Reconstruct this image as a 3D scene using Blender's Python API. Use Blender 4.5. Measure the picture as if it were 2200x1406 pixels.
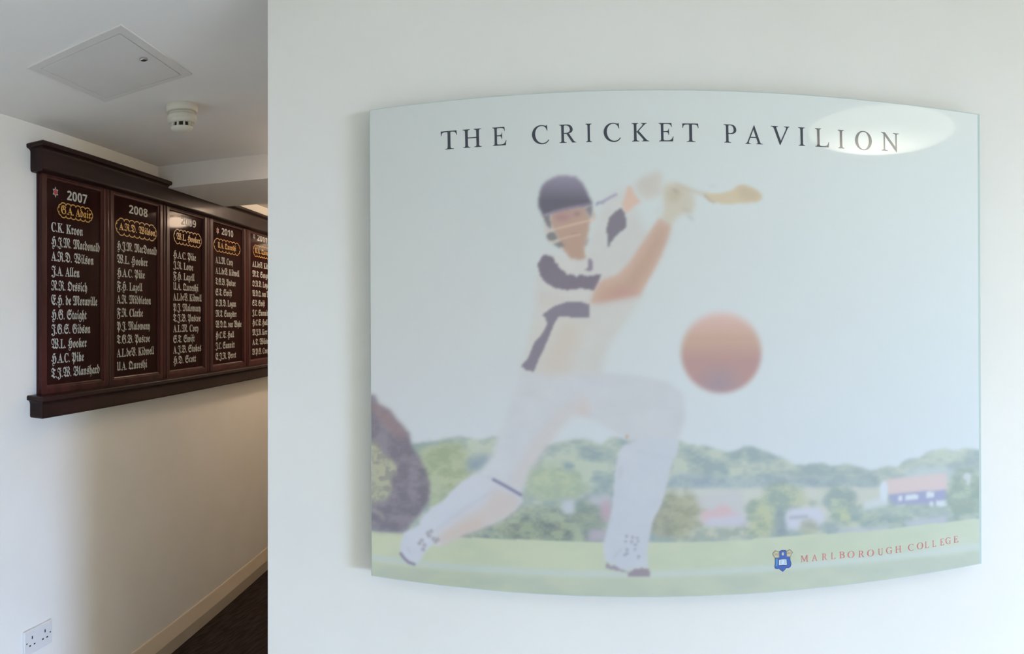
import bpy, bmesh, math, random
import numpy as np
from mathutils import Vector, Matrix

for o in list(bpy.data.objects):
    bpy.data.objects.remove(o)
S = bpy.context.scene
C = S.collection

# ------------------------------------------------------------------ camera
# the photograph is a phone panorama: a cylindrical projection, F pixels per radian
F, Y0, PP, PL = 1468.4, 686.2, 1395.5, 1142.8   # scale, horizon row, column facing the poster wall, column along the corridor
CAMZ = 1.65
cam = bpy.data.cameras.new('camera')
cam.type = 'PANO'
cam.panorama_type = 'CENTRAL_CYLINDRICAL'
cam.central_cylindrical_radius = 1.0
cam.central_cylindrical_range_u_min = -1100 / F
cam.central_cylindrical_range_u_max = 1100 / F
cam.central_cylindrical_range_v_min = -(1406 - Y0) / F
cam.central_cylindrical_range_v_max = Y0 / F
cam.clip_start = 0.01
cam_ob = bpy.data.objects.new('camera', cam)
C.objects.link(cam_ob)
cam_ob.location = (0, 0, CAMZ)
cam_ob.rotation_euler = (math.pi / 2, 0, -(1100 - PP) / F)
S.camera = cam_ob

# ------------------------------------------------------------------ world, lights, exposure
W = bpy.data.worlds.new('world')
S.world = W
W.use_nodes = True
bg = W.node_tree.nodes['Background']
bg.inputs[0].default_value = (0.62, 0.8, 1.0, 1)
bg.inputs[1].default_value = 1.0

def area(name, loc, direction, sx, sy, power, col, spread=180):
    l = bpy.data.lights.new(name, 'AREA')
    l.shape = 'RECTANGLE'
    l.size, l.size_y = sx, sy
    l.energy = power
    l.color = col
    l.spread = math.radians(spread)
    o = bpy.data.objects.new(name, l)
    C.objects.link(o)
    o.location = loc
    o.rotation_euler = Vector(direction).to_track_quat('-Z', 'Z').to_euler()
    return o

WX = 6.0                                           # inner face of the window wall
WIN1 = (-1.95, -1.20, 0.20, 2.12)                  # y0, y1, z0, z1 of the tall window
WIN2 = (-3.05, -2.30, 0.85, 2.05)  # unseen second window, added for broad fill
def glow(w): return (WX - 0.02, (w[0] + w[1]) / 2, (w[2] + w[3]) / 2), w[1] - w[0], w[3] - w[2]
POW = dict(sky=(165.0, 238.0, 398.0), lawn=(44.0, 38.0, 19.5), wide=(38.0, 33.8, 20.0), back=(31.5, 31.0, 22.0), room=(2.2, 2.08, 1.68), hall=(62.0, 45.5, 33.0), hall_end=(12.0, 9.0, 6.4), hall_near=(9.5, 6.9, 4.8))
def daylight(name, w, direction, key, spread):
    p, sx, sy = glow(w)
    e = max(POW[key])
    area(name, p, direction, sx, sy, e, tuple(c / max(e, 1e-6) for c in POW[key]), spread)
daylight('tall_window_sky', WIN1, (-1, 0.50, -0.66), 'sky', 84)       # sky seen through the glass shines downwards
daylight('tall_window_lawn', WIN1, (-1, 0.25, 0.12), 'lawn', 150)     # the sunlit ground outside shines in level and upwards
WIN3 = (3.20, 5.60, 0.55, 2.10)                    # x0, x1, z0, z1 of an unseen window added as fill in the back wall
daylight('wide_window', WIN2, (-1, 0.3, 0.0), 'wide', 160)  # soft fill through the added side window
e_ = max(POW['back'])
area('back_window', ((WIN3[0] + WIN3[1]) / 2, -3.18, (WIN3[2] + WIN3[3]) / 2), (-0.25, 1, 0.0), WIN3[1] - WIN3[0], WIN3[3] - WIN3[2], e_, tuple(c / max(e_, 1e-6) for c in POW['back']), 160)  # fill through the added back window, reaching into the corridor

vs = S.view_settings
vs.view_transform = 'Standard'
vs.look = 'None'
vs.exposure = 0.0
vs.gamma = 1.0
vs.use_curve_mapping = False
S.cycles.max_bounces = 8
S.cycles.diffuse_bounces = 6
S.cycles.caustics_reflective = False
S.cycles.caustics_refractive = False
try:
    S.cycles.use_denoising = True
except Exception:
    pass

# ------------------------------------------------------------------ frames of reference
TH = (PL - PP) / F
D = Vector((math.sin(TH), math.cos(TH), 0))       # along the corridor
N = Vector((-math.cos(TH), math.sin(TH), 0))      # out of the room through the left wall
DL = 1.71                                          # camera to left wall
CEIL = 2.384
YW = 1.25                                          # poster wall
ROTL = math.atan2(D.y, D.x)
def L(u, d, z=0.0):
    v = D * u + N * d
    return Vector((v.x, v.y, z))
def wall_uz(px, py, d):
    a = (PL - px) / F
    return d / math.tan(a), CAMZ + (Y0 - py) / F * d / math.sin(a)

# ------------------------------------------------------------------ materials
def lin(c):
    return tuple((x / 12.92 if x <= 0.04045 else ((x + 0.055) / 1.055) ** 2.4) for x in c)
def rgb(r, g, b):
    return lin((r / 255, g / 255, b / 255)) + (1,)

def mat(name, col, rough=0.5, spec=0.5, coat=0.0, coat_rough=0.05, metal=0.0, coat_ior=1.5):
    m = bpy.data.materials.new(name)
    m.use_nodes = True
    b = m.node_tree.nodes['Principled BSDF']
    b.inputs['Base Color'].default_value = col
    b.inputs['Roughness'].default_value = rough
    b.inputs['Specular IOR Level'].default_value = spec
    b.inputs['Coat Weight'].default_value = coat
    b.inputs['Coat Roughness'].default_value = coat_rough
    b.inputs['Metallic'].default_value = metal
    b.inputs['Coat IOR'].default_value = coat_ior
    return m

def nodes(m):
    nt = m.node_tree
    return nt, nt.nodes['Principled BSDF']

def add_noise(m, scale, c1, c2, stretch=(1, 1, 1), detail=4, bump=0.0, bscale=None, dist=0.001, lo=0.35, hi=0.65, rot=(0, 0, 0)):
    nt, b = nodes(m)
    tc = nt.nodes.new('ShaderNodeTexCoord')
    mp = nt.nodes.new('ShaderNodeMapping')
    mp.inputs['Scale'].default_value = stretch
    mp.inputs['Rotation'].default_value = rot
    nt.links.new(tc.outputs['Object'], mp.inputs['Vector'])
    nz = nt.nodes.new('ShaderNodeTexNoise')
    nz.inputs['Scale'].default_value = scale
    nz.inputs['Detail'].default_value = detail
    nt.links.new(mp.outputs['Vector'], nz.inputs['Vector'])
    cr = nt.nodes.new('ShaderNodeValToRGB')
    cr.color_ramp.elements[0].position = lo
    cr.color_ramp.elements[1].position = hi
    cr.color_ramp.elements[0].color = c1
    cr.color_ramp.elements[1].color = c2
    nt.links.new(nz.outputs['Fac'], cr.inputs['Fac'])
    nt.links.new(cr.outputs['Color'], b.inputs['Base Color'])
    if bump:
        n2 = nt.nodes.new('ShaderNodeTexNoise')
        n2.inputs['Scale'].default_value = bscale or scale
        n2.inputs['Detail'].default_value = 3
        nt.links.new(mp.outputs['Vector'], n2.inputs['Vector'])
        bp = nt.nodes.new('ShaderNodeBump')
        bp.inputs['Strength'].default_value = bump
        bp.inputs['Distance'].default_value = dist
        nt.links.new(n2.outputs['Fac'], bp.inputs['Height'])
        nt.links.new(bp.outputs['Normal'], b.inputs['Normal'])
    return m

M = {}
M['wall'] = add_noise(mat('painted_plaster', (0.8, 0.79, 0.76, 1), 0.75, 0.25), 3.0, (0.785, 0.775, 0.725, 1), (0.815, 0.805, 0.755, 1), bump=0.12, bscale=140)
M['ceiling'] = add_noise(mat('ceiling_paint', (0.84, 0.83, 0.81, 1), 0.85, 0.2), 2.5, (0.83, 0.825, 0.805, 1), (0.86, 0.855, 0.835, 1), bump=0.08, bscale=120)
M['skirting'] = mat('cream_gloss_paint', (0.66, 0.58, 0.46, 1), 0.35, 0.35)
M['white'] = mat('white_gloss_paint', (0.82, 0.82, 0.8, 1), 0.3, 0.5)
M['carpet'] = add_noise(mat('dark_carpet', (0.03, 0.022, 0.02, 1), 0.95, 0.1), 9.0, (0.020, 0.014, 0.013, 1), (0.045, 0.032, 0.028, 1),
                        stretch=(9, 1, 1), bump=0.6, bscale=60, dist=0.004, rot=(0, 0, 0.5))
M['vinyl'] = add_noise(mat('pale_vinyl', (0.5, 0.5, 0.5, 1), 0.4), 4.0, (0.54, 0.51, 0.45, 1), (0.60, 0.57, 0.51, 1), detail=5)  # unseen room floor, made pale to bounce light upwards
M['wood'] = add_noise(mat('mahogany', (0.05, 0.014, 0.012, 1), 0.42, 0.15, 0.12, 0.12), 7.0, (0.032, 0.0085, 0.0080, 1), (0.066, 0.017, 0.0155, 1),
                      stretch=(3, 3, 0.25), detail=6)
M['wood_long'] = add_noise(mat('mahogany_moulding', (0.028, 0.013, 0.012, 1), 0.42, 0.12, 0.24, 0.14), 7.0, (0.014, 0.0062, 0.0062, 1), (0.028, 0.0106, 0.0104, 1),
                           stretch=(0.25, 3, 3), detail=6)
M['board'] = add_noise(mat('dark_stained_board', (0.02, 0.0095, 0.0088, 1), 0.5, 0.0, 0.13, 0.07), 6.0, (0.021, 0.0072, 0.0066, 1), (0.029, 0.0094, 0.0086, 1),
                       stretch=(3, 3, 0.2), detail=5)
M['silver'] = mat('silver_paint', (0.46, 0.49, 0.47, 1), 0.5, 0.3)
M['gold'] = mat('gilt_paint', (0.62, 0.36, 0.07, 1), 0.4, 0.5)
M['red'] = mat('red_paint', (0.36, 0.02, 0.025, 1), 0.4)
M['blue_dull'] = mat('dull_blue_paint', (0.045, 0.05, 0.10, 1), 0.4)
M['plastic'] = add_noise(mat('white_plastic', (0.72, 0.72, 0.71, 1), 0.35), 5, (0.70, 0.70, 0.69, 1), (0.74, 0.74, 0.73, 1))
M['plastic_cream'] = add_noise(mat('cream_plastic', (0.74, 0.72, 0.63, 1), 0.4), 5, (0.72, 0.70, 0.60, 1), (0.76, 0.74, 0.65, 1))
M['hatch'] = add_noise(mat('hatch_paint', (0.72, 0.71, 0.69, 1), 0.5, 0.3), 5, (0.71, 0.70, 0.68, 1), (0.74, 0.73, 0.71, 1))
M['dark'] = mat('dark_recess', (0.012, 0.012, 0.013, 1), 0.7)
M['chrome'] = mat('chrome', (0.6, 0.6, 0.6, 1), 0.15, 0.5, metal=1.0)
M['acrylic'] = mat('acrylic_edge', rgb(186, 204, 200), 0.12, 0.5, 0.5, 0.03)
M['ink'] = mat('dark_ink', rgb(52, 56, 70), 0.45, 0.3, 1.0, 0.03)
M['ink_red'] = mat('red_ink', rgb(208, 122, 128), 0.45, 0.3, 1.0, 0.03)
M['crest_blue'] = mat('crest_blue', rgb(64, 98, 172), 0.45, 0.3, 1.0, 0.03)
M['crest_light'] = mat('crest_light_blue', rgb(84, 142, 196), 0.45, 0.3, 1.0, 0.03)
M['crest_navy'] = mat('crest_outline', rgb(52, 66, 120), 0.45, 0.3, 1.0, 0.03)
M['crest_tan'] = mat('crest_tan', rgb(196, 186, 156), 0.45, 0.3, 1.0, 0.03)
M['crest_brown'] = mat('crest_brown', rgb(138, 128, 108), 0.45, 0.3, 1.0, 0.03)
M['crest_white'] = mat('crest_white', rgb(205, 222, 230), 0.45, 0.3, 1.0, 0.03)
M['glass'] = mat('window_glass', (0.9, 0.95, 1, 1), 0.02)
M['glass'].node_tree.nodes['Principled BSDF'].inputs['Transmission Weight'].default_value = 1.0
def emit(name, c):
    m = mat(name, (0.8, 0.8, 0.8, 1), 0.3)
    b = m.node_tree.nodes['Principled BSDF']
    b.inputs['Emission Color'].default_value = c[:3] + (1,)
    b.inputs['Emission Strength'].default_value = c[3]
    return m
def lampcol(k): return tuple(c / max(max(POW[k]), 1e-6) for c in POW[k]) + (max(POW[k]),)
M['opal_hall'] = emit('opal_glass_hall', lampcol('hall'))
M['opal_hall_near'] = emit('opal_glass_hall_near', lampcol('hall_near'))
M['opal_hall_end'] = emit('opal_glass_hall_end', lampcol('hall_end'))
M['opal_room'] = emit('opal_glass_room', lampcol('room'))
nt, b = nodes(M['opal_room'])                      # the bulb behind the opal glass shows as a soft bright patch
tc = nt.nodes.new('ShaderNodeTexCoord')
vm = nt.nodes.new('ShaderNodeVectorMath'); vm.operation = 'DISTANCE'
vm.inputs[1].default_value = (0.0, -0.09, -0.07)
nt.links.new(tc.outputs['Object'], vm.inputs[0])
mr = nt.nodes.new('ShaderNodeMapRange'); mr.interpolation_type = 'SMOOTHSTEP'
mr.inputs['From Min'].default_value = 0.0; mr.inputs['From Max'].default_value = 0.30
mr.inputs['To Min'].default_value = max(POW['room']) * 5.0; mr.inputs['To Max'].default_value = max(POW['room'])
nt.links.new(vm.outputs['Value'], mr.inputs['Value'])
nt.links.new(mr.outputs['Result'], b.inputs['Emission Strength'])

# ------------------------------------------------------------------ mesh helpers
def link(name, verts, faces, m, parent=None, smooth=False):
    me = bpy.data.meshes.new(name)
    me.from_pydata([tuple(v) for v in verts], [], faces)
    me.update()
    bm = bmesh.new(); bm.from_mesh(me)
    bmesh.ops.recalc_face_normals(bm, faces=bm.faces)
    bm.to_mesh(me); bm.free()
    if m is not None:
        me.materials.append(m)
    if smooth:
        for p in me.polygons:
            p.use_smooth = True
    o = bpy.data.objects.new(name, me)
    C.objects.link(o)
    if parent is not None:
        o.parent = parent
    return o

def from_bm(name, bm, m, parent=None, smooth=False):
    bmesh.ops.recalc_face_normals(bm, faces=bm.faces)
    me = bpy.data.meshes.new(name)
    bm.to_mesh(me); bm.free()
    for x in (m if isinstance(m, (list, tuple)) else [m]):
        me.materials.append(x)
    if smooth:
        for p in me.polygons:
            p.use_smooth = True
    o = bpy.data.objects.new(name, me)
    C.objects.link(o)
    if parent is not None:
        o.parent = parent
    return o

def bx(bm, lo, hi, bevel=0.0):
    x0, y0, z0 = lo; x1, y1, z1 = hi
    vs_ = [bm.verts.new(p) for p in ((x0, y0, z0), (x1, y0, z0), (x1, y1, z0), (x0, y1, z0), (x0, y0, z1), (x1, y0, z1), (x1, y1, z1), (x0, y1, z1))]
    fs = [bm.faces.new([vs_[i] for i in f]) for f in ((0, 3, 2, 1), (4, 5, 6, 7), (0, 1, 5, 4), (1, 2, 6, 5), (2, 3, 7, 6), (3, 0, 4, 7))]
    if bevel:
        es = list({e for f in fs for e in f.edges})
        bmesh.ops.bevel(bm, geom=es, offset=bevel, segments=2, affect='EDGES', profile=0.5)

def box(name, lo, hi, m, parent=None, bevel=0.0):
    bm = bmesh.new()
    bx(bm, lo, hi, bevel)
    return from_bm(name, bm, m, parent)

def prism(name, poly, z0, z1, m, parent=None):
    n = len(poly)
    v = [(p[0], p[1], z0) for p in poly] + [(p[0], p[1], z1) for p in poly]
    f = [tuple(range(n))[::-1], tuple(range(n, 2 * n))] + [(i, (i + 1) % n, n + (i + 1) % n, n + i) for i in range(n)]
    return link(name, v, f, m, parent)

def lathe(name, prof, m, parent=None, seg=48, axis_loc=(0, 0, 0), smooth=True):
    v, f = [], []
    for r, z in prof:
        for k in range(seg):
            a = 2 * math.pi * k / seg
            v.append((axis_loc[0] + r * math.cos(a), axis_loc[1] + r * math.sin(a), axis_loc[2] + z))
    for i in range(len(prof) - 1):
        for k in range(seg):
            k2 = (k + 1) % seg
            f.append((i * seg + k, i * seg + k2, (i + 1) * seg + k2, (i + 1) * seg + k))
    f.append(tuple(range(seg)))
    f.append(tuple((len(prof) - 1) * seg + k for k in range(seg)))
    o = link(name, v, f, m, parent)
    if smooth:
        for p in o.data.polygons:
            p.use_smooth = len(p.vertices) == 4
        o.data.set_sharp_from_angle(angle=math.radians(40))
    return o

def empty(name, loc, rotz=0.0, label=None, cat=None, group=None):
    o = bpy.data.objects.new(name, None)
    o.empty_display_size = 0.1
    C.objects.link(o)
    o.location = loc
    o.rotation_euler = (0, 0, rotz)
    if label: o['label'] = label
    if cat: o['category'] = cat
    if group: o['group'] = group
    return o

def struct(o):
    o['kind'] = 'structure'
    return o

def text_mesh(body, shear=0.0, offset=0.0, res=3):
    """the outline of a line of lettering as flat triangles: (verts 2-D, faces)"""
    c = bpy.data.curves.new('lettering', 'FONT')
    c.body = body
    c.size = 1.0
    c.shear = shear
    c.offset = offset
    c.resolution_u = res
    o = bpy.data.objects.new('lettering', c)
    C.objects.link(o)
    dg = bpy.context.evaluated_depsgraph_get()
    me = o.evaluated_get(dg).to_mesh()
    v = np.array([(p.co.x, p.co.y) for p in me.vertices])
    f = [tuple(p.vertices) for p in me.polygons]
    o.evaluated_get(dg).to_mesh_clear()
    bpy.data.objects.remove(o)
    bpy.data.curves.remove(c)
    return v, f

class Flat:
    """collects flat shapes lying on a wall plane: x to the right, z up, at depth y (towards the viewer is -y)"""
    def __init__(self):
        self.v, self.f, self.mi = [], [], []
    def add(self, pts, faces, y, mi=0):
        n = len(self.v)
        self.v += [(p[0], y, p[1]) for p in pts]
        for f in faces:
            self.f.append(tuple(n + i for i in f)); self.mi.append(mi)
    def poly(self, pts, y, mi=0):
        self.add(pts, [tuple(range(len(pts)))], y, mi)
    def build(self, name, mats, parent, thick=0.0):
        me = bpy.data.meshes.new(name)
        me.from_pydata(self.v, [], self.f)
        for i, p in enumerate(me.polygons):
            p.material_index = self.mi[i]
        for m in (mats if isinstance(mats, (list, tuple)) else [mats]):
            me.materials.append(m)
        bm = bmesh.new(); bm.from_mesh(me)
        for f in bm.faces:
            f.normal_update()
            if f.normal.y > 0:
                f.normal_flip()
        if thick:
            r = bmesh.ops.extrude_face_region(bm, geom=list(bm.faces))
            for e in r['geom']:
                if isinstance(e, bmesh.types.BMVert):
                    e.co.y -= thick
            bmesh.ops.recalc_face_normals(bm, faces=bm.faces)
        bm.to_mesh(me); bm.free()
        o = bpy.data.objects.new(name, me)
        C.objects.link(o)
        o.parent = parent
        return o

# ------------------------------------------------------------------ the room
XC = YW * math.tan((575.5 - PP) / F)              # free end of the poster wall
UE = 7.4                                          # end of the corridor
def lw(u, d): p = L(u, d); return (p.x, p.y)
def dcor(u): return Vector((XC, YW + .13, 0)).dot(N) - .02      # corridor face of the poster-wall block
UF = 2.45                                          # the corridor carpet begins here, out of the frame
fa, fb = lw(UF, 2.2), lw(UF, dcor(UF))
struct(prism('floor', [(-3.2, -3.6), (6.6, -3.6), (6.6, 1.32), (XC + .05, 1.32), fb, fa, lw(-4.4, 2.2)], -0.08, 0.0, M['vinyl']))
struct(prism('floor_corridor', [fb, lw(9.4, -.6), lw(9.4, 2.2), fa], -0.08, 0.0, M['carpet']))
struct(prism('ceiling', [(-3.2, -3.6), (6.6, -3.6), (6.6, 9.5), (-4.6, 9.5)], CEIL, CEIL + 0.1, M['ceiling']))
struct(prism('wall_left', [lw(-3.4, DL), lw(UE + .15, DL), lw(UE + .15, DL + .14), lw(-3.4, DL + .14)], 0, CEIL, M['wall']))
struct(prism('wall_front', [(XC, YW), (WX, YW), (WX, YW + .13), (XC, YW + .13)], 0, CEIL, M['wall']))
c0 = Vector((XC, YW + .13, 0))
uc, dc = c0.dot(D), c0.dot(N)
struct(prism('wall_corridor', [lw(uc, dc), lw(UE, dc), lw(UE, dc - .13), lw(uc + .02, dc - .13)], 0, CEIL, M['wall']))
struct(prism('wall_end', [lw(UE, DL), lw(UE, dc - .13), lw(UE + .13, dc - .13), lw(UE + .13, DL)], 0, CEIL, M['wall']))
bm = bmesh.new()
bx(bm, (-1.15, -3.34, 0), (WIN3[0], -3.2, CEIL)); bx(bm, (WIN3[1], -3.34, 0), (WX, -3.2, CEIL))
bx(bm, (WIN3[0], -3.34, 0), (WIN3[1], -3.2, WIN3[2])); bx(bm, (WIN3[0], -3.34, WIN3[3]), (WIN3[1], -3.2, CEIL))
struct(from_bm('wall_back', bm, M['wall']))
# window wall, built round the tall window and the added fill opening
bm = bmesh.new()
ys = [-3.2, WIN2[0], WIN2[1], WIN1[0], WIN1[1], YW]
for i in range(5):
    a, b = ys[i], ys[i + 1]
    w = WIN2 if i == 1 else WIN1 if i == 3 else None
    if w is None:
        bx(bm, (WX, a, 0), (WX + .16, b, CEIL))
    else:
        bx(bm, (WX, a, 0), (WX + .16, b, w[2]))
        bx(bm, (WX, a, w[3]), (WX + .16, b, CEIL))
struct(from_bm('wall_right', bm, M['wall']))
for k, w in enumerate((WIN1, WIN2)):  # the second one is an unseen window added for fill
    bm = bmesh.new()
    t = 0.045
    for lo, hi in (((w[0], w[2]), (w[1], w[2] + t)), ((w[0], w[3] - t), (w[1], w[3])), ((w[0], w[2] + t), (w[0] + t, w[3] - t)), ((w[1] - t, w[2] + t), (w[1], w[3] - t))):
        bx(bm, (WX + .06, lo[0], lo[1]), (WX + .11, hi[0], hi[1]))
    fr = struct(from_bm('window_%d' % (k + 1), bm, M['white']))
    box('pane', (WX + .082, w[0] + t, w[2] + t), (WX + .088, w[1] - t, w[3] - t), M['glass'], fr)
    box('window_sill', (WX - .03, w[0] - .03, w[2] - .03), (WX + .06, w[1] + .03, w[2]), M['white'], fr, 0.004)
bm = bmesh.new()
for lo, hi in (((WIN3[0], WIN3[2]), (WIN3[1], WIN3[2] + t)), ((WIN3[0], WIN3[3] - t), (WIN3[1], WIN3[3])), ((WIN3[0], WIN3[2] + t), (WIN3[0] + t, WIN3[3] - t)), ((WIN3[1] - t, WIN3[2] + t), (WIN3[1], WIN3[3] - t))):
    bx(bm, (lo[0], -3.31, lo[1]), (hi[0], -3.26, hi[1]))
fr = struct(from_bm('window_3', bm, M['white']))  # unseen window added to fill the corridor with light
box('pane', (WIN3[0] + t, -3.288, WIN3[2] + t), (WIN3[1] - t, -3.282, WIN3[3] - t), M['glass'], fr)
box('window_sill', (WIN3[0] - .03, -3.26, WIN3[2] - .03), (WIN3[1] + .03, -3.17, WIN3[2]), M['white'], fr, 0.004)
# ceiling beam across the corridor
UB0, UB1, ZB = 2.809, 3.42, CAMZ + .2225 * 2.809
struct(prism('trim_1', [lw(UB0, DL), lw(UB0, dc), lw(UB1, dc), lw(UB1, DL)], ZB, CEIL, M['ceiling']))

# skirting along the left wall: upper face tilted up to look lighter, lower face undercut to darken
def wall_sweep(name, prof, u0, u1, m, parent=None):
    """closed profile of (protrusion, z) run along the left wall, in world coordinates"""
    n = len(prof)
    v = [L(u0, DL - p, z) for p, z in prof] + [L(u1, DL - p, z) for p, z in prof]
    f = [tuple(range(n)), tuple(range(2 * n - 1, n - 1, -1))] + [(i, (i + 1) % n, n + (i + 1) % n, n + i) for i in range(n)]
    return link(name, v, f, m, parent)
bl = struct(wall_sweep('baseboard_left', [(0, 0), (.013, 0), (.0205, .070), (.0190, .077), (.0055, .134), (.003, .138), (0, .138)], -3.4, UE, M['skirting']))

# ------------------------------------------------------------------ the poster
YF = YW - 0.030                                    # front face of the print
PXL, PXR = YF * math.tan((795.2 - PP) / F), YF * math.tan((2107.2 - PP) / F)
PZT, PZB = CAMZ + .33626 * YF, CAMZ - .40737 * YF
ROLL = .00475
def unroll(X, Z):                                  # wall-plane point -> poster coordinates (the poster hangs very slightly askew)
    c, s = math.cos(ROLL), math.sin(ROLL)
    return X * c + (Z - CAMZ) * s, CAMZ + (Z - CAMZ) * c - X * s
def poster_xz(px, py):
    a = (px - PP) / F
    X = YF * math.tan(a)
    Z = CAMZ + (Y0 - py) / F * math.hypot(X, YF)
    return unroll(X, Z)
poster = empty('poster', (0, YF, CAMZ), 0.0, 'large pale acrylic wall poster printed with a batsman hitting a red ball', 'poster')
poster.rotation_euler = (0, -ROLL, 0)
def pl(x, z): return (x, z - CAMZ)                  # into the poster's own frame (origin on its face at eye height)
bm = bmesh.new()
bx(bm, (PXL, 0.0004, PZB - CAMZ), (PXR, 0.0084, PZT - CAMZ), 0.0008)
from_bm('acrylic_panel', bm, M['acrylic'], poster)
for sx, sz in ((.07, .07), (.93, .07), (.07, .93), (.93, .93)):
    x = PXL + (PXR - PXL) * sx; z = PZB - CAMZ + (PZT - PZB) * sz
    o = lathe('wall_spacer', [(.009, 0), (.009, .0212)], M['chrome'], poster, 16)
    o.rotation_euler = (-math.pi / 2, 0, 0)
    o.location = (x, .0084, z)

# --- the print: a fine grid whose vertices carry the printed colours, paled by painted-in haze
GX, GZ = 560, 446
gx = np.linspace(PXL + .0015, PXR - .0055, GX)
gz = np.linspace(PZB + .0015, PZT - .0015, GZ)
XX, ZZ = np.meshgrid(gx, gz)
cR, sR = math.cos(ROLL), math.sin(ROLL)
WXX = XX * cR - (ZZ - CAMZ) * sR
WZZ = CAMZ + (ZZ - CAMZ) * cR + XX * sR
PX = PP + F * np.arctan2(WXX, YF)
PY = Y0 - F * (WZZ - CAMZ) / np.hypot(WXX, YF)

def blur(a, s):
    if s <= 0: return a
    r = int(3 * s + 1)
    k = np.exp(-.5 * (np.arange(-r, r + 1) / s) ** 2); k /= k.sum()
    a = np.pad(a, ((r, r), (0, 0)), mode='edge')
    a = sum(k[i] * a[i:a.shape[0] - 2 * r + i] for i in range(2 * r + 1))
    a = np.pad(a, ((0, 0), (r, r)), mode='edge')
    return sum(k[i] * a[:, i:a.shape[1] - 2 * r + i] for i in range(2 * r + 1))
def inside(pts):
    m = np.zeros(PX.shape, bool)
    n = len(pts)
    for i in range(n):
        x0, y0 = pts[i]; x1, y1 = pts[(i + 1) % n]
        if y0 == y1: continue
        c = ((y0 > PY) != (y1 > PY)) & (PX < (x1 - x0) * (PY - y0) / (y1 - y0) + x0)
        m ^= c
    return m.astype(float)
rng = np.random.default_rng(7)
def noise(cell_x, cell_y, octs=3):
    out = np.zeros(PX.shape); amp = 1.0; tot = 0
    for o in range(octs):
        nx, ny = int(1400 / cell_x) + 3, int(1150 / cell_y) + 3
        g = rng.random((ny, nx))
        fx = np.clip((PX - 780) / cell_x, 0, nx - 2.001); fy = np.clip((PY - 170) / cell_y, 0, ny - 2.001)
        ix, iy = fx.astype(int), fy.astype(int)
        tx, ty = fx - ix, fy - iy
        tx = tx * tx * (3 - 2 * tx); ty = ty * ty * (3 - 2 * ty)
        v = (g[iy, ix] * (1 - tx) + g[iy, ix + 1] * tx) * (1 - ty) + (g[iy + 1, ix] * (1 - tx) + g[iy + 1, ix + 1] * tx) * ty
        out += v * amp; tot += amp; amp *= .55; cell_x /= 2; cell_y /= 2
    return out / tot
def col(c): return np.array(c, float).reshape(1, 1, 3)
def ramp2(ul, ur, ll, lr, y0, y1):
    tx = np.clip((PX - 795) / 1312, 0, 1)[..., None]; ty = np.clip((PY - y0) / (y1 - y0), 0, 1)[..., None]
    return (col(ul) * (1 - tx) + col(ur) * tx) * (1 - ty) + (col(ll) * (1 - tx) + col(lr) * tx) * ty
IMG = ramp2((178, 191, 189), (206, 221, 219), (187, 201, 208), (205, 226, 238), 210, 960)
def paint(mask, c, soft=1.2, a=1.0):
    global IMG
    m = (blur(mask, soft) * a)[..., None]
    IMG = IMG * (1 - m) + (c if isinstance(c, np.ndarray) else col(c)) * m
def P(pts, c, soft=1.2, a=1.0): paint(inside(pts), c, soft, a)
def line(pts, w, c, soft=1.0, a=1.0):
    d = np.full(PX.shape, 1e9)
    for (x0, y0), (x1, y1) in zip(pts[:-1], pts[1:]):
        dx, dy = x1 - x0, y1 - y0
        t = np.clip(((PX - x0) * dx + (PY - y0) * dy) / (dx * dx + dy * dy + 1e-9), 0, 1)
        d = np.minimum(d, np.hypot(PX - x0 - t * dx, PY - y0 - t * dy))
    paint(np.clip((w / 2 + 1.2 - d) / 2.4, 0, 1), c, soft, a)
def blob(x, y, rx, ry, c, soft=1.5, a=1.0):
    paint(np.clip((1.12 - np.hypot((PX - x) / rx, (PY - y) / ry)) / .24, 0, 1), c, soft, a)
n1, n2, n3, n4 = noise(40, 26), noise(22, 16), noise(90, 40), noise(13, 11)
mixc = lambda a, b, t: col(a) * (1 - t[..., None]) + col(b) * t[..., None]
sm = lambda x, a, b: np.clip((x - a) / (b - a), 0, 1)
tX = sm(PX, 800, 2105)[..., None]

# far wooded hills
hills = [(780, 960), (925, 950), (950, 946), (985, 938), (1010, 942), (1038, 946), (1050, 940), (1068, 938), (1100, 940), (1180, 955), (1205, 950), (1235, 942),
         (1262, 944), (1292, 955), (1315, 938), (1345, 944), (1400, 940), (1458, 945), (1478, 955), (1515, 958), (1540, 966), (1565, 972), (1585, 968), (1597, 960),
         (1615, 959), (1640, 968), (1662, 978), (1685, 985), (1702, 997), (1730, 1000), (1745, 996), (1770, 996), (1785, 1003), (1800, 1000), (1820, 997), (1845, 1003),
         (1870, 1012), (1890, 1006), (1908, 1002), (1930, 1004), (1940, 992), (1955, 986), (1975, 985), (1990, 972), (2030, 963), (2050, 970), (2065, 966), (2085, 964),
         (2110, 968), (2120, 1180), (780, 1180)]
hc = mixc((134, 156, 160), (172, 190, 176), sm(n1, .3, .7)) * (1 - tX) + mixc((160, 184, 190), (188, 208, 202), sm(n1, .3, .7)) * tX
P(hills, hc, 1.4)
# lower edge of the far wood, then the pale meadow behind the houses
P([(1440, 1022), (1480, 1018), (1560, 1028), (1640, 1022), (1700, 1026), (1800, 1030), (1890, 1030), (1890, 1050), (1700, 1048), (1480, 1052), (1430, 1052)],
  mixc((146, 168, 184), (164, 188, 194), sm(n2, .3, .7)), 2.2, .8)
P([(1430, 1052), (1560, 1050), (1720, 1048), (1895, 1048), (1895, 1120), (1430, 1125)], mixc((188, 204, 196), (196, 210, 210), n1), 2.0)
P([(1480, 1065), (1590, 1052), (1610, 1100), (1560, 1130), (1480, 1120)], (188, 198, 206), 3, .8)
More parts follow.
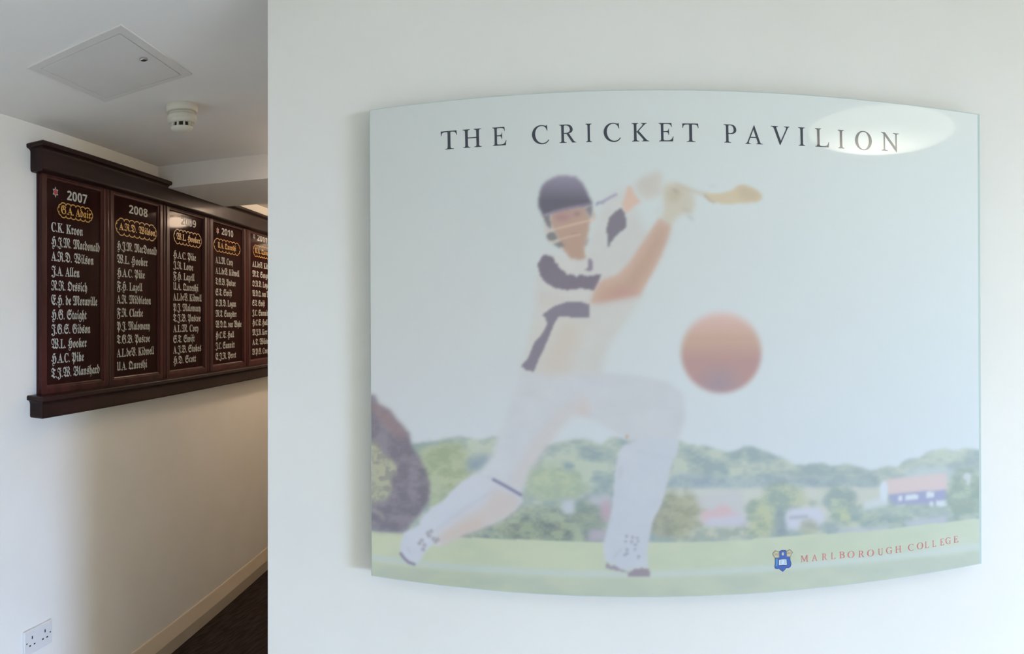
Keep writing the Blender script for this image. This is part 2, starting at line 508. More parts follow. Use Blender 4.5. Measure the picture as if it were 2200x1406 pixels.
# mid-ground trees and hedges
def tree(x, y, rx, ry, c1, c2, soft=1.8, a=.95):
    d = np.hypot((PX - x) / rx, (PY - y) / ry) + (n2 - .5) * .7
    paint(np.clip((1.05 - d) / .25, 0, 1), mixc(c1, c2, sm(n2, .3, .7)), soft, a)
P([(925, 1075), (1100, 1090), (1200, 1085), (1240, 1090), (1300, 1120), (1310, 1170), (925, 1160)], mixc((128, 146, 144), (160, 178, 160), sm(n2, .3, .7)), 2.2, .9)
tree(950, 1000, 60, 55, (150, 170, 140), (164, 180, 156))
tree(1190, 1040, 70, 40, (158, 180, 162), (172, 192, 168))
tree(1150, 1140, 100, 28, (122, 138, 138), (150, 168, 150))
blob(1225, 1090, 20, 16, (182, 198, 208), 2)
P([(1250, 1068), (1312, 1064), (1312, 1090), (1240, 1090)], (180, 190, 205), 2.5, .8)
tree(1262, 1110, 34, 38, (132, 154, 150), (150, 168, 156))
blob(1302, 1098, 12, 24, (178, 166, 180), 2.5)
P([(1265, 1140), (1310, 1138), (1308, 1166), (1262, 1166)], (172, 174, 188), 2, .9)
tree(1462, 1108, 52, 58, (148, 160, 144), (168, 178, 160))
tree(1420, 1120, 24, 46, (144, 156, 148), (160, 170, 156))
P([(1505, 1100), (1535, 1096), (1548, 1084), (1565, 1088), (1575, 1102), (1600, 1112), (1510, 1125)], (200, 186, 194), 2)
P([(1515, 1115), (1620, 1104), (1622, 1130), (1590, 1138), (1520, 1132)], (190, 200, 216), 2)
P([(1490, 1135), (1640, 1130), (1660, 1155), (1480, 1164)], mixc((158, 176, 170), (182, 196, 184), sm(n2, .3, .7)), 2.2)
tree(1640, 1115, 40, 48, (150, 172, 164), (178, 196, 170))
tree(1685, 1075, 60, 38, (150, 174, 170), (178, 196, 176))
tree(1675, 1130, 20, 34, (140, 162, 172), (156, 176, 176))
P([(1688, 1105), (1700, 1092), (1730, 1090), (1755, 1092), (1772, 1105), (1768, 1125), (1745, 1135), (1690, 1138)], (194, 208, 226), 2)
P([(1695, 1110), (1736, 1107), (1736, 1113), (1695, 1116)], (168, 182, 200), 1.2)
tree(1738, 1135, 22, 20, (160, 176, 170), (176, 192, 176))
tree(1805, 1078, 34, 36, (148, 172, 174), (172, 194, 182))
tree(1840, 1108, 60, 22, (152, 178, 172), (180, 200, 176))
tree(1900, 1120, 70, 22, (146, 172, 176), (166, 190, 184))
P([(1800, 1140), (1910, 1130), (1915, 1148), (1800, 1152)], (182, 198, 210), 2, .9)
P([(1945, 1118), (2035, 1108), (2035, 1130), (1945, 1136)], (182, 198, 212), 2, .9)
# the big house
P([(1960, 1005), (2040, 1003), (2055, 1020), (2040, 1030), (1930, 1030)], (184, 206, 218), 3, .7)
P([(1898, 1036), (1908, 1030), (2032, 1018), (2036, 1056), (1910, 1066)], (206, 202, 208), 1.5)
P([(1908, 1064), (2034, 1052), (2036, 1072), (2034, 1082), (1920, 1086)], (158, 172, 208), 1.3)
P([(1890, 1046), (1897, 1033), (1906, 1036), (1908, 1062), (1905, 1085), (1890, 1080)], (202, 222, 236), 1.3)
for a, b, c, d in ((1930, 1066, 1938, 1077), (1946, 1064, 1973, 1074), (1990, 1058, 2006, 1069), (2012, 1076, 2036, 1088), (1996, 1080, 2006, 1092), (1925, 1086, 1945, 1092)):
    P([(a, b), (c, b - 1), (c, d), (a, d + 1)], (204, 224, 236), 1.0)
tree(1930, 1098, 110, 13, (160, 184, 186), (176, 200, 192))
P([(1860, 1078), (1895, 1070), (1910, 1085), (1850, 1098)], (196, 216, 226), 2, .9)
tree(2075, 1065, 42, 62, (150, 176, 172), (172, 196, 186))
blob(2078, 1024, 9, 8, (196, 214, 222), 1.2)
blob(2080, 1034, 4, 9, (196, 214, 222), 1.2)
# playing field
fld = [(780, 1140), (870, 1145), (1000, 1155), (1180, 1163), (1300, 1166), (1400, 1167), (1560, 1163), (1640, 1157), (1700, 1152), (1850, 1143), (1960, 1131), (2040, 1122), (2120, 1112), (2120, 1320), (780, 1320)]
P(fld, mixc((176, 193, 168), (184, 198, 170), sm(n3, .3, .7)) * (1 - tX) + mixc((190, 213, 198), (196, 217, 204), sm(n3, .3, .7)) * tX, .8)
P([(780, 1206), (900, 1222), (1000, 1230), (1130, 1238), (1260, 1242), (1420, 1241), (1560, 1236), (1700, 1226), (1850, 1210), (2000, 1196), (2120, 1182), (2120, 1330), (780, 1330)],
  mixc((168, 184, 168), (176, 192, 168), sm(n3, .3, .7)) * (1 - tX) + mixc((184, 206, 198), (192, 213, 202), sm(n3, .3, .7)) * tX, 1.5)
line([(780, 1196), (900, 1212), (1000, 1221), (1130, 1229), (1260, 1234), (1420, 1234), (1560, 1228), (1700, 1218), (1850, 1204), (2000, 1188), (2120, 1172)], 12,
     mixc((178, 196, 194), (178, 196, 194), n1) * (1 - tX) + col((196, 219, 224)) * tX, 1.5, .85)
# copper beech and leaves on the left
P([(930, 960), (975, 950), (1005, 965), (1010, 1010), (1000, 1060), (960, 1085), (925, 1110), (900, 960)], mixc((146, 164, 140), (166, 182, 156), sm(n2, .3, .7)), 2.5, .8)
P([(1010, 985), (1040, 975), (1062, 985), (1040, 1010), (1000, 1010)], (136, 156, 170), 3, .8)
P([(780, 848), (806, 850), (812, 868), (838, 882), (850, 900), (866, 918), (880, 934), (884, 958), (902, 985), (915, 1010), (924, 1045), (922, 1078), (900, 1108), (884, 1128), (872, 1146), (780, 1141)],
  mixc((114, 114, 126), (130, 130, 140), sm(n2, .3, .7)), 1.8)
P([(800, 852), (812, 872), (838, 886), (850, 904), (866, 920), (876, 936), (862, 944), (838, 930), (815, 900), (798, 880)], (140, 126, 130), 3, .8)
lv = sm(n4, .3, .62)
P([(780, 945), (806, 952), (818, 966), (828, 980), (846, 992), (854, 1006), (848, 1022), (838, 1034), (842, 1050), (836, 1066), (822, 1078), (800, 1084), (780, 1090)],
  mixc((140, 146, 138), (163, 171, 149), lv), 1.8)
line([(800, 1096), (818, 1104), (824, 1116)], 7, (148, 154, 146), 1.5, .8)

# the batsman: trousers, pads and boots
thigh = [(1120, 798), (1100, 850), (1080, 920), (1068, 940), (1057, 980), (1034, 1010), (1010, 1026), (1059, 1031), (1120, 1066), (1134, 1016), (1168, 970), (1198, 923), (1224, 895), (1245, 888), (1290, 906), (1330, 932),
         (1347, 945), (1400, 960), (1457, 950), (1472, 900), (1470, 850), (1440, 822), (1380, 808), (1300, 800), (1200, 800)]
P(thigh, mixc((186, 198, 206), (192, 204, 212), n1), 2.2)
P([(1135, 1010), (1168, 966), (1200, 918), (1245, 870), (1262, 845), (1210, 880), (1150, 950), (1120, 1000), (1095, 1040), (1115, 1050)], (192, 192, 190), 5, .8)
P([(1234, 888), (1250, 868), (1258, 850), (1262, 880), (1270, 896)], (196, 190, 186), 3, .8)
line([(1110, 850), (1150, 842), (1180, 858)], 5, (188, 196, 190), 4, .7)
line([(1245, 888), (1290, 906), (1330, 930)], 4, (188, 194, 200), 2.5, .8)
pad_b = [(1059, 1028), (1020, 1020), (993, 1034), (968, 1057), (953, 1075), (940, 1084), (927, 1090), (914, 1104), (904, 1115), (901, 1128), (884, 1138), (868, 1144), (862, 1160), (859, 1180), (860, 1190),
         (873, 1208), (891, 1214), (904, 1205), (914, 1186), (930, 1170), (942, 1174), (963, 1164), (994, 1149), (1045, 1131), (1083, 1115), (1109, 1095), (1124, 1077), (1120, 1066)]
P(pad_b, mixc((184, 197, 208), (190, 202, 212), n1), 1.2)
P([(945, 1172), (930, 1158), (990, 1112), (1040, 1088), (1060, 1050), (1100, 1062), (1122, 1072), (1109, 1095), (1083, 1115), (1045, 1131), (963, 1164)], (190, 189, 186), 3.5, .85)
P([(940, 1172), (950, 1152), (1000, 1124), (1030, 1118), (1045, 1128), (994, 1149)], (190, 184, 176), 3, .8)
for k in range(3):
    line([(925 + 8 * k, 1148 - 6 * k), (985 + 14 * k, 1100 - 8 * k), (1045 + 14 * k, 1062 - 6 * k)], 2, (176, 186, 196), 1.5, .6)
line([(1060, 1031), (1088, 1046), (1119, 1064)], 6.5, (132, 136, 164), .8)
line([(861, 1190), (868, 1200), (878, 1209), (890, 1213)], 6.5, (134, 136, 152), .8)
for x, y in ((906, 1162), (901, 1168), (912, 1172), (909, 1181), (919, 1146), (926, 1142), (931, 1158), (936, 1164), (922, 1152), (940, 1160)):
    blob(x, y, 4.5, 4.5, (152, 156, 164), .9, .85)
line([(876, 1178), (881, 1187)], 4, (178, 182, 194), 1.2, .8)
pad_f = [(1342, 956), (1333, 966), (1329, 975), (1322, 1010), (1319, 1042), (1315, 1091), (1307, 1129), (1296, 1172), (1299, 1204), (1315, 1215), (1331, 1226), (1358, 1225), (1393, 1222), (1390, 1190), (1393, 1172),
         (1398, 1140), (1404, 1115), (1414, 1100), (1423, 1080), (1437, 1023), (1446, 990), (1456, 972), (1459, 945), (1400, 935)]
P(pad_f, mixc((184, 199, 212), (190, 204, 215), n1), 1.2)
line([(1364, 968), (1410, 980), (1450, 984)], 2, (178, 192, 204), 1.2, .7)
line([(1334, 1005), (1331, 1030)], 6, (174, 186, 196), 1.6, .7)
line([(1332, 1045), (1328, 1075)], 2, (176, 188, 198), 1.2, .6)
blob(1347, 939, 3.5, 4.5, (182, 174, 160), .8)
P([(1303, 1207), (1312, 1218), (1320, 1215), (1330, 1222), (1344, 1227), (1352, 1232), (1330, 1228), (1312, 1224), (1302, 1222)], (150, 150, 162), .9)
P([(1350, 1232), (1362, 1224), (1380, 1221), (1394, 1224), (1397, 1232), (1395, 1241), (1350, 1239)], (148, 146, 158), .9)
for x, y in ((1346, 1153), (1359, 1155), (1369, 1157), (1344, 1164), (1357, 1165), (1365, 1171), (1347, 1182), (1364, 1181), (1347, 1190), (1342, 1193), (1372, 1197), (1371, 1164)):
    blob(x, y, 3.6, 3.4, (150, 160, 178), .8, .8)
line([(1318, 1200), (1326, 1190), (1334, 1182)], 3, (170, 182, 196), 1.2, .8)
# shirt
P([(1169, 540), (1152, 600), (1150, 660), (1135, 730), (1118, 798), (1200, 806), (1290, 804), (1310, 740), (1380, 640), (1400, 520), (1352, 400), (1300, 420), (1282, 470), (1258, 552), (1222, 548)],
  mixc((187, 196, 196), (193, 201, 200), n1), 3)
P([(1175, 760), (1205, 690), (1252, 690), (1240, 740), (1215, 800), (1155, 802)], (190, 189, 182), 5, .8)
P([(1155, 630), (1200, 632), (1240, 640), (1200, 650), (1165, 668)], (188, 188, 184), 4, .6)
P([(1169, 546), (1178, 550), (1187, 552), (1191, 558), (1191, 564), (1199, 567), (1200, 574), (1207, 580), (1214, 584), (1218, 591), (1226, 589), (1232, 591), (1237, 596), (1247, 590), (1262, 594), (1292, 589), (1286, 606), (1277, 625), (1262, 622), (1249, 620), (1219, 624), (1192, 619), (1170, 606),
   (1160, 591), (1155, 568), (1162, 556)], (120, 118, 132), .9)
P([(1335, 446), (1343, 457), (1345, 475), (1345, 489), (1324, 506), (1312, 522), (1307, 533), (1306, 515), (1303, 491), (1309, 467), (1322, 455)], (122, 122, 134), .9)
P([(1165, 677), (1180, 665), (1194, 657), (1222, 648), (1251, 650), (1266, 655), (1267, 682), (1230, 682), (1199, 681), (1188, 702), (1174, 737), (1157, 774), (1147, 799), (1131, 796), (1120, 788), (1124, 780), (1134, 771), (1148, 737),
   (1156, 728), (1165, 717), (1175, 697), (1173, 684)], (126, 127, 142), .9)
P([(1265, 554), (1271, 557), (1274, 566), (1274, 581), (1263, 583), (1256, 579), (1264, 576), (1263, 563)], (138, 134, 148), .9)
# arms
P([(1350, 398), (1357, 402), (1362, 416), (1377, 434), (1360, 444), (1345, 459), (1336, 443)], (200, 180, 166), 1.3)
arm = [(1416, 469), (1430, 474), (1442, 482), (1438, 500), (1433, 517), (1420, 548), (1407, 576), (1390, 606), (1374, 632), (1340, 640), (1300, 647), (1268, 653), (1277, 628), (1286, 608), (1300, 600), (1326, 592), (1351, 566), (1370, 538), (1390, 509)]
P(arm, (190, 170, 158), 1.6)
P([(1420, 482), (1436, 488), (1428, 517), (1404, 565), (1368, 622), (1300, 640), (1276, 645), (1290, 622), (1340, 604), (1372, 562)], (173, 154, 139), 4, .85)
P([(1330, 618), (1372, 622), (1372, 634), (1300, 648), (1268, 654)], (178, 150, 144), 3, .8)
# gloves and bat
P([(1362, 400), (1372, 386), (1388, 378), (1404, 370), (1418, 366), (1424, 384), (1420, 400), (1424, 416), (1405, 424), (1386, 430), (1372, 418)], (188, 190, 183), 2.6, .9)
line([(1376, 392), (1396, 402)], 3, (176, 178, 172), 1.6, .6)
line([(1380, 384), (1404, 390)], 3, (178, 180, 174), 1.6, .6)
P([(1426, 400), (1440, 392), (1456, 396), (1474, 402), (1490, 418), (1494, 440), (1484, 458), (1458, 462), (1450, 474), (1442, 482), (1430, 476), (1420, 468), (1428, 446), (1424, 425)], (189, 190, 176), 2.4, .95)
P([(1432, 410), (1452, 402), (1468, 416), (1458, 432), (1438, 436)], (178, 177, 158), 2.5, .8)
line([(1448, 408), (1456, 414)], 5, (154, 148, 130), 1.3, .7)
line([(1466, 448), (1486, 456)], 4, (168, 172, 166), 1.6, .7)
line([(1478, 465), (1488, 471)], 4, (166, 172, 172), 1.4, .8)
line([(1412, 458), (1416, 442)], 4, (180, 190, 188), 1.8, .6)
line([(1452, 397), (1476, 406), (1500, 414), (1518, 419)], 6, (180, 178, 160), 1.6, .8)
blade = [(1511, 416), (1530, 417), (1550, 415), (1569, 411), (1578, 405), (1584, 399), (1600, 398), (1616, 404), (1630, 412), (1638, 420), (1636, 430), (1624, 434), (1594, 437), (1560, 438), (1536, 436), (1522, 430)]
P(blade, (193, 187, 162), 1.2)
P([(1586, 402), (1604, 402), (1628, 414), (1632, 424), (1610, 430), (1590, 424)], (180, 172, 152), 2.4, .7)
line([(1514, 420), (1524, 430), (1534, 435)], 3, (150, 144, 132), 1, .7)
line([(1526, 401), (1536, 399)], 3, (182, 190, 190), 1.5, .8)
# head and helmet
P([(1168, 464), (1185, 458), (1192, 494), (1204, 512), (1222, 540), (1210, 536), (1184, 522), (1172, 500)], (178, 184, 180), 2, .8)
P([(1183, 461), (1220, 450), (1258, 446), (1268, 469), (1266, 488), (1264, 499), (1258, 521), (1255, 540), (1259, 556), (1245, 559), (1224, 555), (1207, 531), (1194, 504), (1184, 482)], (172, 153, 140), 1.2)
P([(1185, 457), (1210, 449), (1256, 444), (1262, 456), (1240, 462), (1225, 474), (1200, 480), (1188, 472)], (168, 144, 142), 2.6, .75)
blob(1240, 460, 7, 4, (140, 124, 122), 1.4, .8)
blob(1208, 468, 15, 5, (150, 126, 130), 2, .7)
line([(1228, 503), (1243, 502)], 5, (166, 138, 132), 1.1, .7)
line([(1258, 526), (1262, 514)], 5, (140, 130, 128), 1.2, .7)
P([(1166, 464), (1180, 461), (1183, 478), (1184, 493), (1176, 486), (1170, 474)], (122, 124, 130), 1.0)
P([(1173, 507), (1180, 500), (1190, 498), (1199, 513), (1188, 519), (1178, 516)], (126, 130, 134), 1.0)
P([(1188, 525), (1206, 519), (1214, 530), (1200, 532)], (130, 134, 136), 1.0)
P([(1257, 447), (1272, 441), (1274, 456), (1270, 470), (1264, 462)], (128, 130, 136), 1.1)
blob(1275, 464, 4, 9, (184, 172, 162), 1.2, .8)
line([(1174, 497), (1195, 492), (1215, 487), (1250, 478), (1278, 472)], 3, (206, 190, 178), .8, .8)
line([(1180, 521), (1200, 516), (1222, 509), (1246, 504)], 2.6, (202, 190, 178), .8, .7)
helm = [(1158, 446), (1157, 430), (1159, 414), (1162, 404), (1168, 394), (1180, 386), (1197, 378), (1215, 377), (1237, 380), (1247, 388), (1254, 397), (1260, 410), (1265, 422), (1272, 434), (1271, 441), (1250, 444), (1228, 447), (1205, 452), (1185, 458), (1166, 464)]
P(helm, mixc((98, 100, 113), (136, 136, 154), sm(PY, 432, 384)), 1.3)
line([(1170, 463), (1190, 455), (1228, 446), (1270, 438)], 4, (140, 130, 152), 1.0, .8)
line([(1282, 440), (1284, 436), (1296, 435)], 5, (146, 148, 172), .9)
line([(1296, 433), (1310, 425), (1324, 418)], 4.5, (148, 150, 176), .9)
# the ball
bd = np.hypot(PX - 1549.5, PY - 759)
bc = mixc((205, 184, 180), (184, 162, 150), sm(PY, 672, 728))
t = sm(PY, 735, 775)[..., None]
bc = bc * (1 - t) + col((172, 147, 147)) * t
t = (np.clip(1 - np.hypot((PX - 1545) / 62, (PY - 822) / 48), 0, 1) * .8)[..., None]
bc = bc * (1 - t) + col((150, 146, 160)) * t
bc = np.broadcast_to(bc, IMG.shape)
edge = 8 + 12 * sm(PY, 760, 680)
paint(np.clip((86 - bd) / edge + .5, 0, 1), np.array(bc), 1.5)
IMG = np.clip(IMG, 0, 255)
# divide out tuned wall light; reflected haze and leftover light stay in the ink
def to_lin(a):
    a = a / 255.0
    return np.where(a <= .04045, a / 12.92, ((a + .055) / 1.055) ** 2.4)
LIT = [((195, 204, 201), (207, 215, 211)), ((200, 215, 219), (220, 230, 230)), ((212, 223, 221), (230, 244, 247))]   # wall light left and right of the poster, hand-tuned: top, middle, bottom
WL = np.where((PY < 700)[..., None], ramp2(*LIT[0], *LIT[1], 200, 700), ramp2(*LIT[1], *LIT[2], 700, 1260))
ALB = np.clip(to_lin(IMG) / to_lin(WL) * np.array((0.80, 0.79, 0.74)) - 0.016, 0.01, 0.9)
me = bpy.data.meshes.new('print')
nv = GX * GZ
co = np.empty((nv, 3), np.float32)
co[:, 0] = XX.ravel(); co[:, 1] = 0.0; co[:, 2] = ZZ.ravel() - CAMZ
ii = np.arange((GZ - 1) * (GX - 1)); r_, c_ = ii // (GX - 1), ii % (GX - 1)
v0 = r_ * GX + c_
quads = np.stack([v0, v0 + 1, v0 + GX + 1, v0 + GX], 1).astype(np.int32)
me.vertices.add(nv); me.vertices.foreach_set('co', co.ravel())
me.loops.add(quads.size); me.loops.foreach_set('vertex_index', quads.ravel())
me.polygons.add(len(quads)); me.polygons.foreach_set('loop_start', np.arange(0, quads.size, 4, dtype=np.int32))
me.update(calc_edges=True)
at = me.color_attributes.new('ink', 'FLOAT_COLOR', 'POINT')
buf = np.ones((nv, 4), np.float32); buf[:, :3] = ALB.reshape(-1, 3)
at.data.foreach_set('color', buf.ravel())
pm = mat('printed_film', (0.6, 0.65, 0.66, 1), 0.5, 0.3, 1.0, 0.03)
nt, b = nodes(pm)
an = nt.nodes.new('ShaderNodeAttribute'); an.attribute_name = 'ink'
nt.links.new(an.outputs['Color'], b.inputs['Base Color'])
me.materials.append(pm)
pr = bpy.data.objects.new('print', me)
C.objects.link(pr); pr.parent = poster

# --- lettering on the poster: each capital fitted to its own width
def ital(c): return chr(0x1D434 + ord(c) - 65)
GLY = {}
def glyph(c):
    if c not in GLY:
        v, f = text_mesh(ital(c), -0.285, 0.0015, 6)
        if c in 'AV':                              # stand the slanted diagonals upright
            y0, y1 = v[:, 1].min(), v[:, 1].max(); h = y1 - y0
            lo = v[v[:, 1] < y0 + .03 * h, 0]; hi = v[v[:, 1] > y1 - .03 * h, 0]
            k = ((hi.min() + hi.max()) - (lo.min() + lo.max())) / 2 / h
            v = v.copy(); v[:, 0] -= k * (v[:, 1] - y0)
        GLY[c] = (v, f)
    return GLY[c]
def capital(fl, c, x0, x1, zb, h, y):
    v, f = glyph(c)
    a, b_ = v[:, 0].min(), v[:, 0].max()
    # round letters overshoot; every capital shares one scale and baseline
    capH = glyph('H')[0][:, 1].max() - glyph('H')[0][:, 1].min()
    base = glyph('H')[0][:, 1].min()
    q = np.stack([x0 + (v[:, 0] - a) / (b_ - a) * (x1 - x0), zb + (v[:, 1] - base) / capH * h], 1)
    fl.add([tuple(p) for p in q], f, y)
title = [('T', 947, 982), ('H', 994, 1035), ('E', 1058, 1088), ('C', 1143, 1180), ('R', 1201, 1238), ('I', 1258, 1272), ('C', 1297, 1334), ('K', 1357, 1395), ('E', 1415, 1447), ('T', 1466, 1501),
         ('P', 1555, 1582), ('A', 1601, 1639), ('V', 1656, 1696), ('I', 1715, 1730), ('L', 1751, 1781), ('I', 1800, 1814), ('O', 1837, 1873), ('N', 1893, 1931)]
tb = {947: 321, 994: 317, 1058: 313, 1143: 309.5, 1201: 307, 1258: 305.5, 1297: 304.5, 1357: 304, 1415: 304, 1466: 305, 1555: 307, 1601: 310, 1656: 311, 1715: 313.5, 1751: 316, 1800: 319, 1837: 322, 1893: 325}
for c, a, b_ in title:
    fl = Flat()
    x0, zb = poster_xz(a, tb[a]); x1, _ = poster_xz(b_, tb[a])
    _, zt = poster_xz((a + b_) / 2, tb[a] - 39.5); _, zm = poster_xz((a + b_) / 2, tb[a])
    capital(fl, c, x0, x1, zm - CAMZ, zt - zm, -0.0003)
    fl.build('letter', M['ink'], poster)['label'] = 'dark serif capital %s of the title' % c
coll = [('M', 1720, 1737, 1208), ('A', 1744, 1757, 1206), ('R', 1766, 1777, 1204), ('L', 1785, 1795, 1202), ('B', 1803, 1815, 1200), ('O', 1821, 1836, 1199), ('R', 1844, 1857, 1198), ('O', 1863, 1878, 1196),
        ('U', 1886, 1897, 1193.5), ('G', 1904, 1917, 1190.5), ('H', 1923, 1937, 1188), ('C', 1951, 1963.5, 1184), ('O', 1970, 1983.5, 1180.5), ('L', 1987, 1996, 1178), ('L', 2003, 2011, 1175.5), ('E', 2020, 2028, 1172.5),
        ('G', 2031.5, 2043, 1169.5), ('E', 2049, 2059, 1166.5)]
for c, a, b_, yb in coll:
    fl = Flat()
    m_ = (a + b_) / 2
    x0, _ = poster_xz(a, yb); x1, _ = poster_xz(b_, yb)
    _, zt = poster_xz(m_, yb - 14.2); _, zm = poster_xz(m_, yb)
    capital(fl, c, x0, x1, zm - CAMZ, zt - zm, -0.0003)
    fl.build('letter', M['ink_red'], poster)['label'] = 'small red serif capital %s in the lower right line' % c
# crest (measured in the photograph, drawn flat on the poster)
def cr(pts): return [pl(*poster_xz(1640 + x / 17.58, 1160 + y / 17.58)) for x, y in pts]
fl = Flat()
shield = [(440, 700), (610, 680), (610, 440), (680, 410), (740, 400), (830, 405), (860, 425), (870, 640), (1010, 655), (1020, 780), (1050, 880), (1045, 960), (1010, 1040), (940, 1070), (860, 1070), (820, 1130), (735, 1210), (650, 1150), (600, 1100), (510, 1110), (440, 1080), (425, 1000), (445, 900)]
def fan(pts): c = (sum(p[0] for p in pts) / len(pts), sum(p[1] for p in pts) / len(pts)); return [(pts[i], pts[(i + 1) % len(pts)], c) for i in range(len(pts))]
for t_ in fan([(735 + (x - 735) * 1.02, 800 + (y - 800) * 1.02) for x, y in shield]): fl.poly(cr(t_), -0.0002, 1)
for t_ in fan([(735 + (x - 735) * .955, 800 + (y - 800) * .965) for x, y in shield]): fl.poly(cr(t_), -0.0003, 0)
fl.poly(cr([(460, 720), (545, 715), (540, 900), (520, 990), (455, 1000), (470, 880)]), -0.0004, 2)
crest = fl.build('crest', [M['crest_blue'], M['crest_navy'], M['crest_light']], poster)
crest['label'] = 'small blue heraldic shield before the red lettering'
fl = Flat()
for pts, mi in (([(335, 545), (455, 405), (540, 450), (600, 450), (595, 690), (425, 695)], 1), ([(365, 545), (458, 435), (540, 470), (585, 470), (580, 672), (440, 675)], 0),
                ([(880, 430), (1005, 355), (1120, 480), (1050, 580), (1040, 650), (865, 645)], 1), ([(895, 450), (1000, 388), (1090, 482), (1030, 570), (1022, 635), (885, 628)], 0)):
    fl.poly(cr(pts), -0.0004 - .0001 * (1 - mi), mi)
for a, b_ in (((430, 540), (575, 535)), ((430, 575), (575, 570)), ((900, 500), (1035, 490)), ((900, 535), (1035, 530))):
    fl.poly(cr([(a[0], a[1] - 7), (b_[0], b_[1] - 7), (b_[0], b_[1] + 7), (a[0], a[1] + 7)]), -0.0006, 1)
d_ = [(735 + 42 * math.cos(k * math.pi / 6), 540 + 62 * math.sin(k * math.pi / 6)) for k in range(12)]
fl.poly(cr(d_), -0.0005, 0)
fl.build('crest_wings', [M['crest_tan'], M['crest_brown']], crest)['label'] = 'tan wings and boss on the shield'
fl = Flat()
fl.poly(cr([(565, 760), (590, 725), (880, 725), (905, 900), (885, 985), (590, 985), (560, 930)]), -0.0004, 1)
fl.poly(cr([(590, 765), (735, 745), (870, 745), (885, 955), (735, 950), (585, 965)]), -0.0005, 0)
for y in (790, 840, 890):
    fl.poly(cr([(620, y + 4), (700, y - 8), (700, y + 4), (620, y + 16)]), -0.0006, 1)
    fl.poly(cr([(770, y - 4), (845, y), (845, y + 12), (770, y + 8)]), -0.0006, 1)
fl.build('crest_book', [M['crest_white'], M['crest_navy']], crest)['label'] = 'white open book on the shield'

# ------------------------------------------------------------------ the honours board on the left wall
U0, U1, BZ0 = 1.930, 4.318, 1.282
board = empty('honours_board', L(U0, DL, BZ0), ROTL, 'dark mahogany honours board of five lettered year panels on the left wall', 'honours board')
def bu(u): return u - U0
def bz(z): return z - BZ0
T = 0.026
# panel spans along the wall and their common height
spans = [(1.962, 2.327), (2.404, 2.786), (2.876, 3.245), (3.347, 3.759), (3.858, 4.262)]
PZ0, PZ1 = 1.390, 2.193
bm = bmesh.new(); bx(bm, (0, -0.009, bz(1.30)), (bu(U1), 0, bz(2.29))); from_bm('backing_board', bm, M['wood'], board)
def upright(name, ua, ub, beads):
    bm = bmesh.new()
    bx(bm, (bu(ua), -T, bz(1.36)), (bu(ub), -0.0085, bz(2.21)), 0.0025)
    for q in beads:                                # half-round beads run up the face
        r = 0.0065; n = 8
        ring = [(bu(q) + r * math.cos(math.pi * k / n), -T + .001 - r * .8 * math.sin(math.pi * k / n)) for k in range(n + 1)]
        lo = [bm.verts.new((x, y, bz(1.361))) for x, y in ring]; hi = [bm.verts.new((x, y, bz(2.209))) for x, y in ring]
        for k in range(n): bm.faces.new((lo[k], lo[k + 1], hi[k + 1], hi[k]))
        bm.faces.new(lo[::-1]); bm.faces.new(hi)
    return from_bm(name, bm, M['wood'], board)
upright('stile', U0, spans[0][0], [])
upright('stile', spans[-1][1], U1, [])
for i in range(4):
    a, b_ = spans[i][1], spans[i + 1][0]
    m_ = (a + b_) / 2
    upright('divider', a, b_, [m_ - .012, m_ + .012])
bm = bmesh.new(); bx(bm, (0, -T + .0005, bz(PZ1)), (bu(U1), -.0085, bz(2.215)), .002); from_bm('top_rail', bm, M['wood'], board)
bm = bmesh.new(); bx(bm, (0, -T + .0005, bz(1.355)), (bu(U1), -.0085, bz(PZ0)), .002); from_bm('bottom_rail', bm, M['wood'], board)

def moulding(name, prof, ua, ub, m, ret0=True, ret1=True, inner=.02):
    """profile of (overhang, z) run along the board's face, returned to the wall with mitres at the ends"""
    def path(q):
        pts = []
        if ret0: pts += [(bu(ua) - q, 0), (bu(ua) - q, -(T + q))]
        else: pts += [(bu(ua), -(T + q))]
        if ret1: pts += [(bu(ub) + q, -(T + q)), (bu(ub) + q, 0)]
        else: pts += [(bu(ub), -(T + q))]
        return pts
    rows = [path(q) for q, z in prof]
    k = len(rows[0])
    v = [(x, y, bz(prof[i][1])) for i, r in enumerate(rows) for x, y in r]
    f = []
    n = len(prof)
    for i in range(n):
        j = (i + 1) % n
        for s in range(k - 1):
            f.append((i * k + s, i * k + s + 1, j * k + s + 1, j * k + s))
    f.append(tuple(i * k for i in range(n)))
    f.append(tuple(i * k + k - 1 for i in reversed(range(n))))
    return link(name, v, f, m, board)
def arc(c, r, a0, a1, n=6):
    return [(c[0] + r * math.cos(math.radians(a0 + (a1 - a0) * k / n)), c[1] + r * math.sin(math.radians(a0 + (a1 - a0) * k / n))) for k in range(n + 1)]
IN = -.02
# lower half of the cornice: rounded foot and plain fascia, running under the beam
foot = [(IN, 2.200)] + arc((.022, 2.212), .012, -90, 0, 5) + [(.034, 2.2745), (IN, 2.2745)]
moulding('fascia', foot, U0, U1, M['wood_long'])
# crown: cove and lip, cut away at the beam
crown = [(IN, 2.2745), (.034, 2.2745)] + [(.034 + .018 * (1 - math.cos(math.radians(90 * k / 6))), 2.2745 + .012 * math.sin(math.radians(90 * k / 6))) for k in range(1, 7)] + [(.054, 2.289), (.056, 2.292), (.056, 2.300), (.052, 2.304), (IN, 2.304)]
moulding('cornice', crown, U0, UB0 - .006, M['wood_long'], True, False)
moulding('cornice', crown, UB1 + .004, U1, M['wood_long'], False, True)
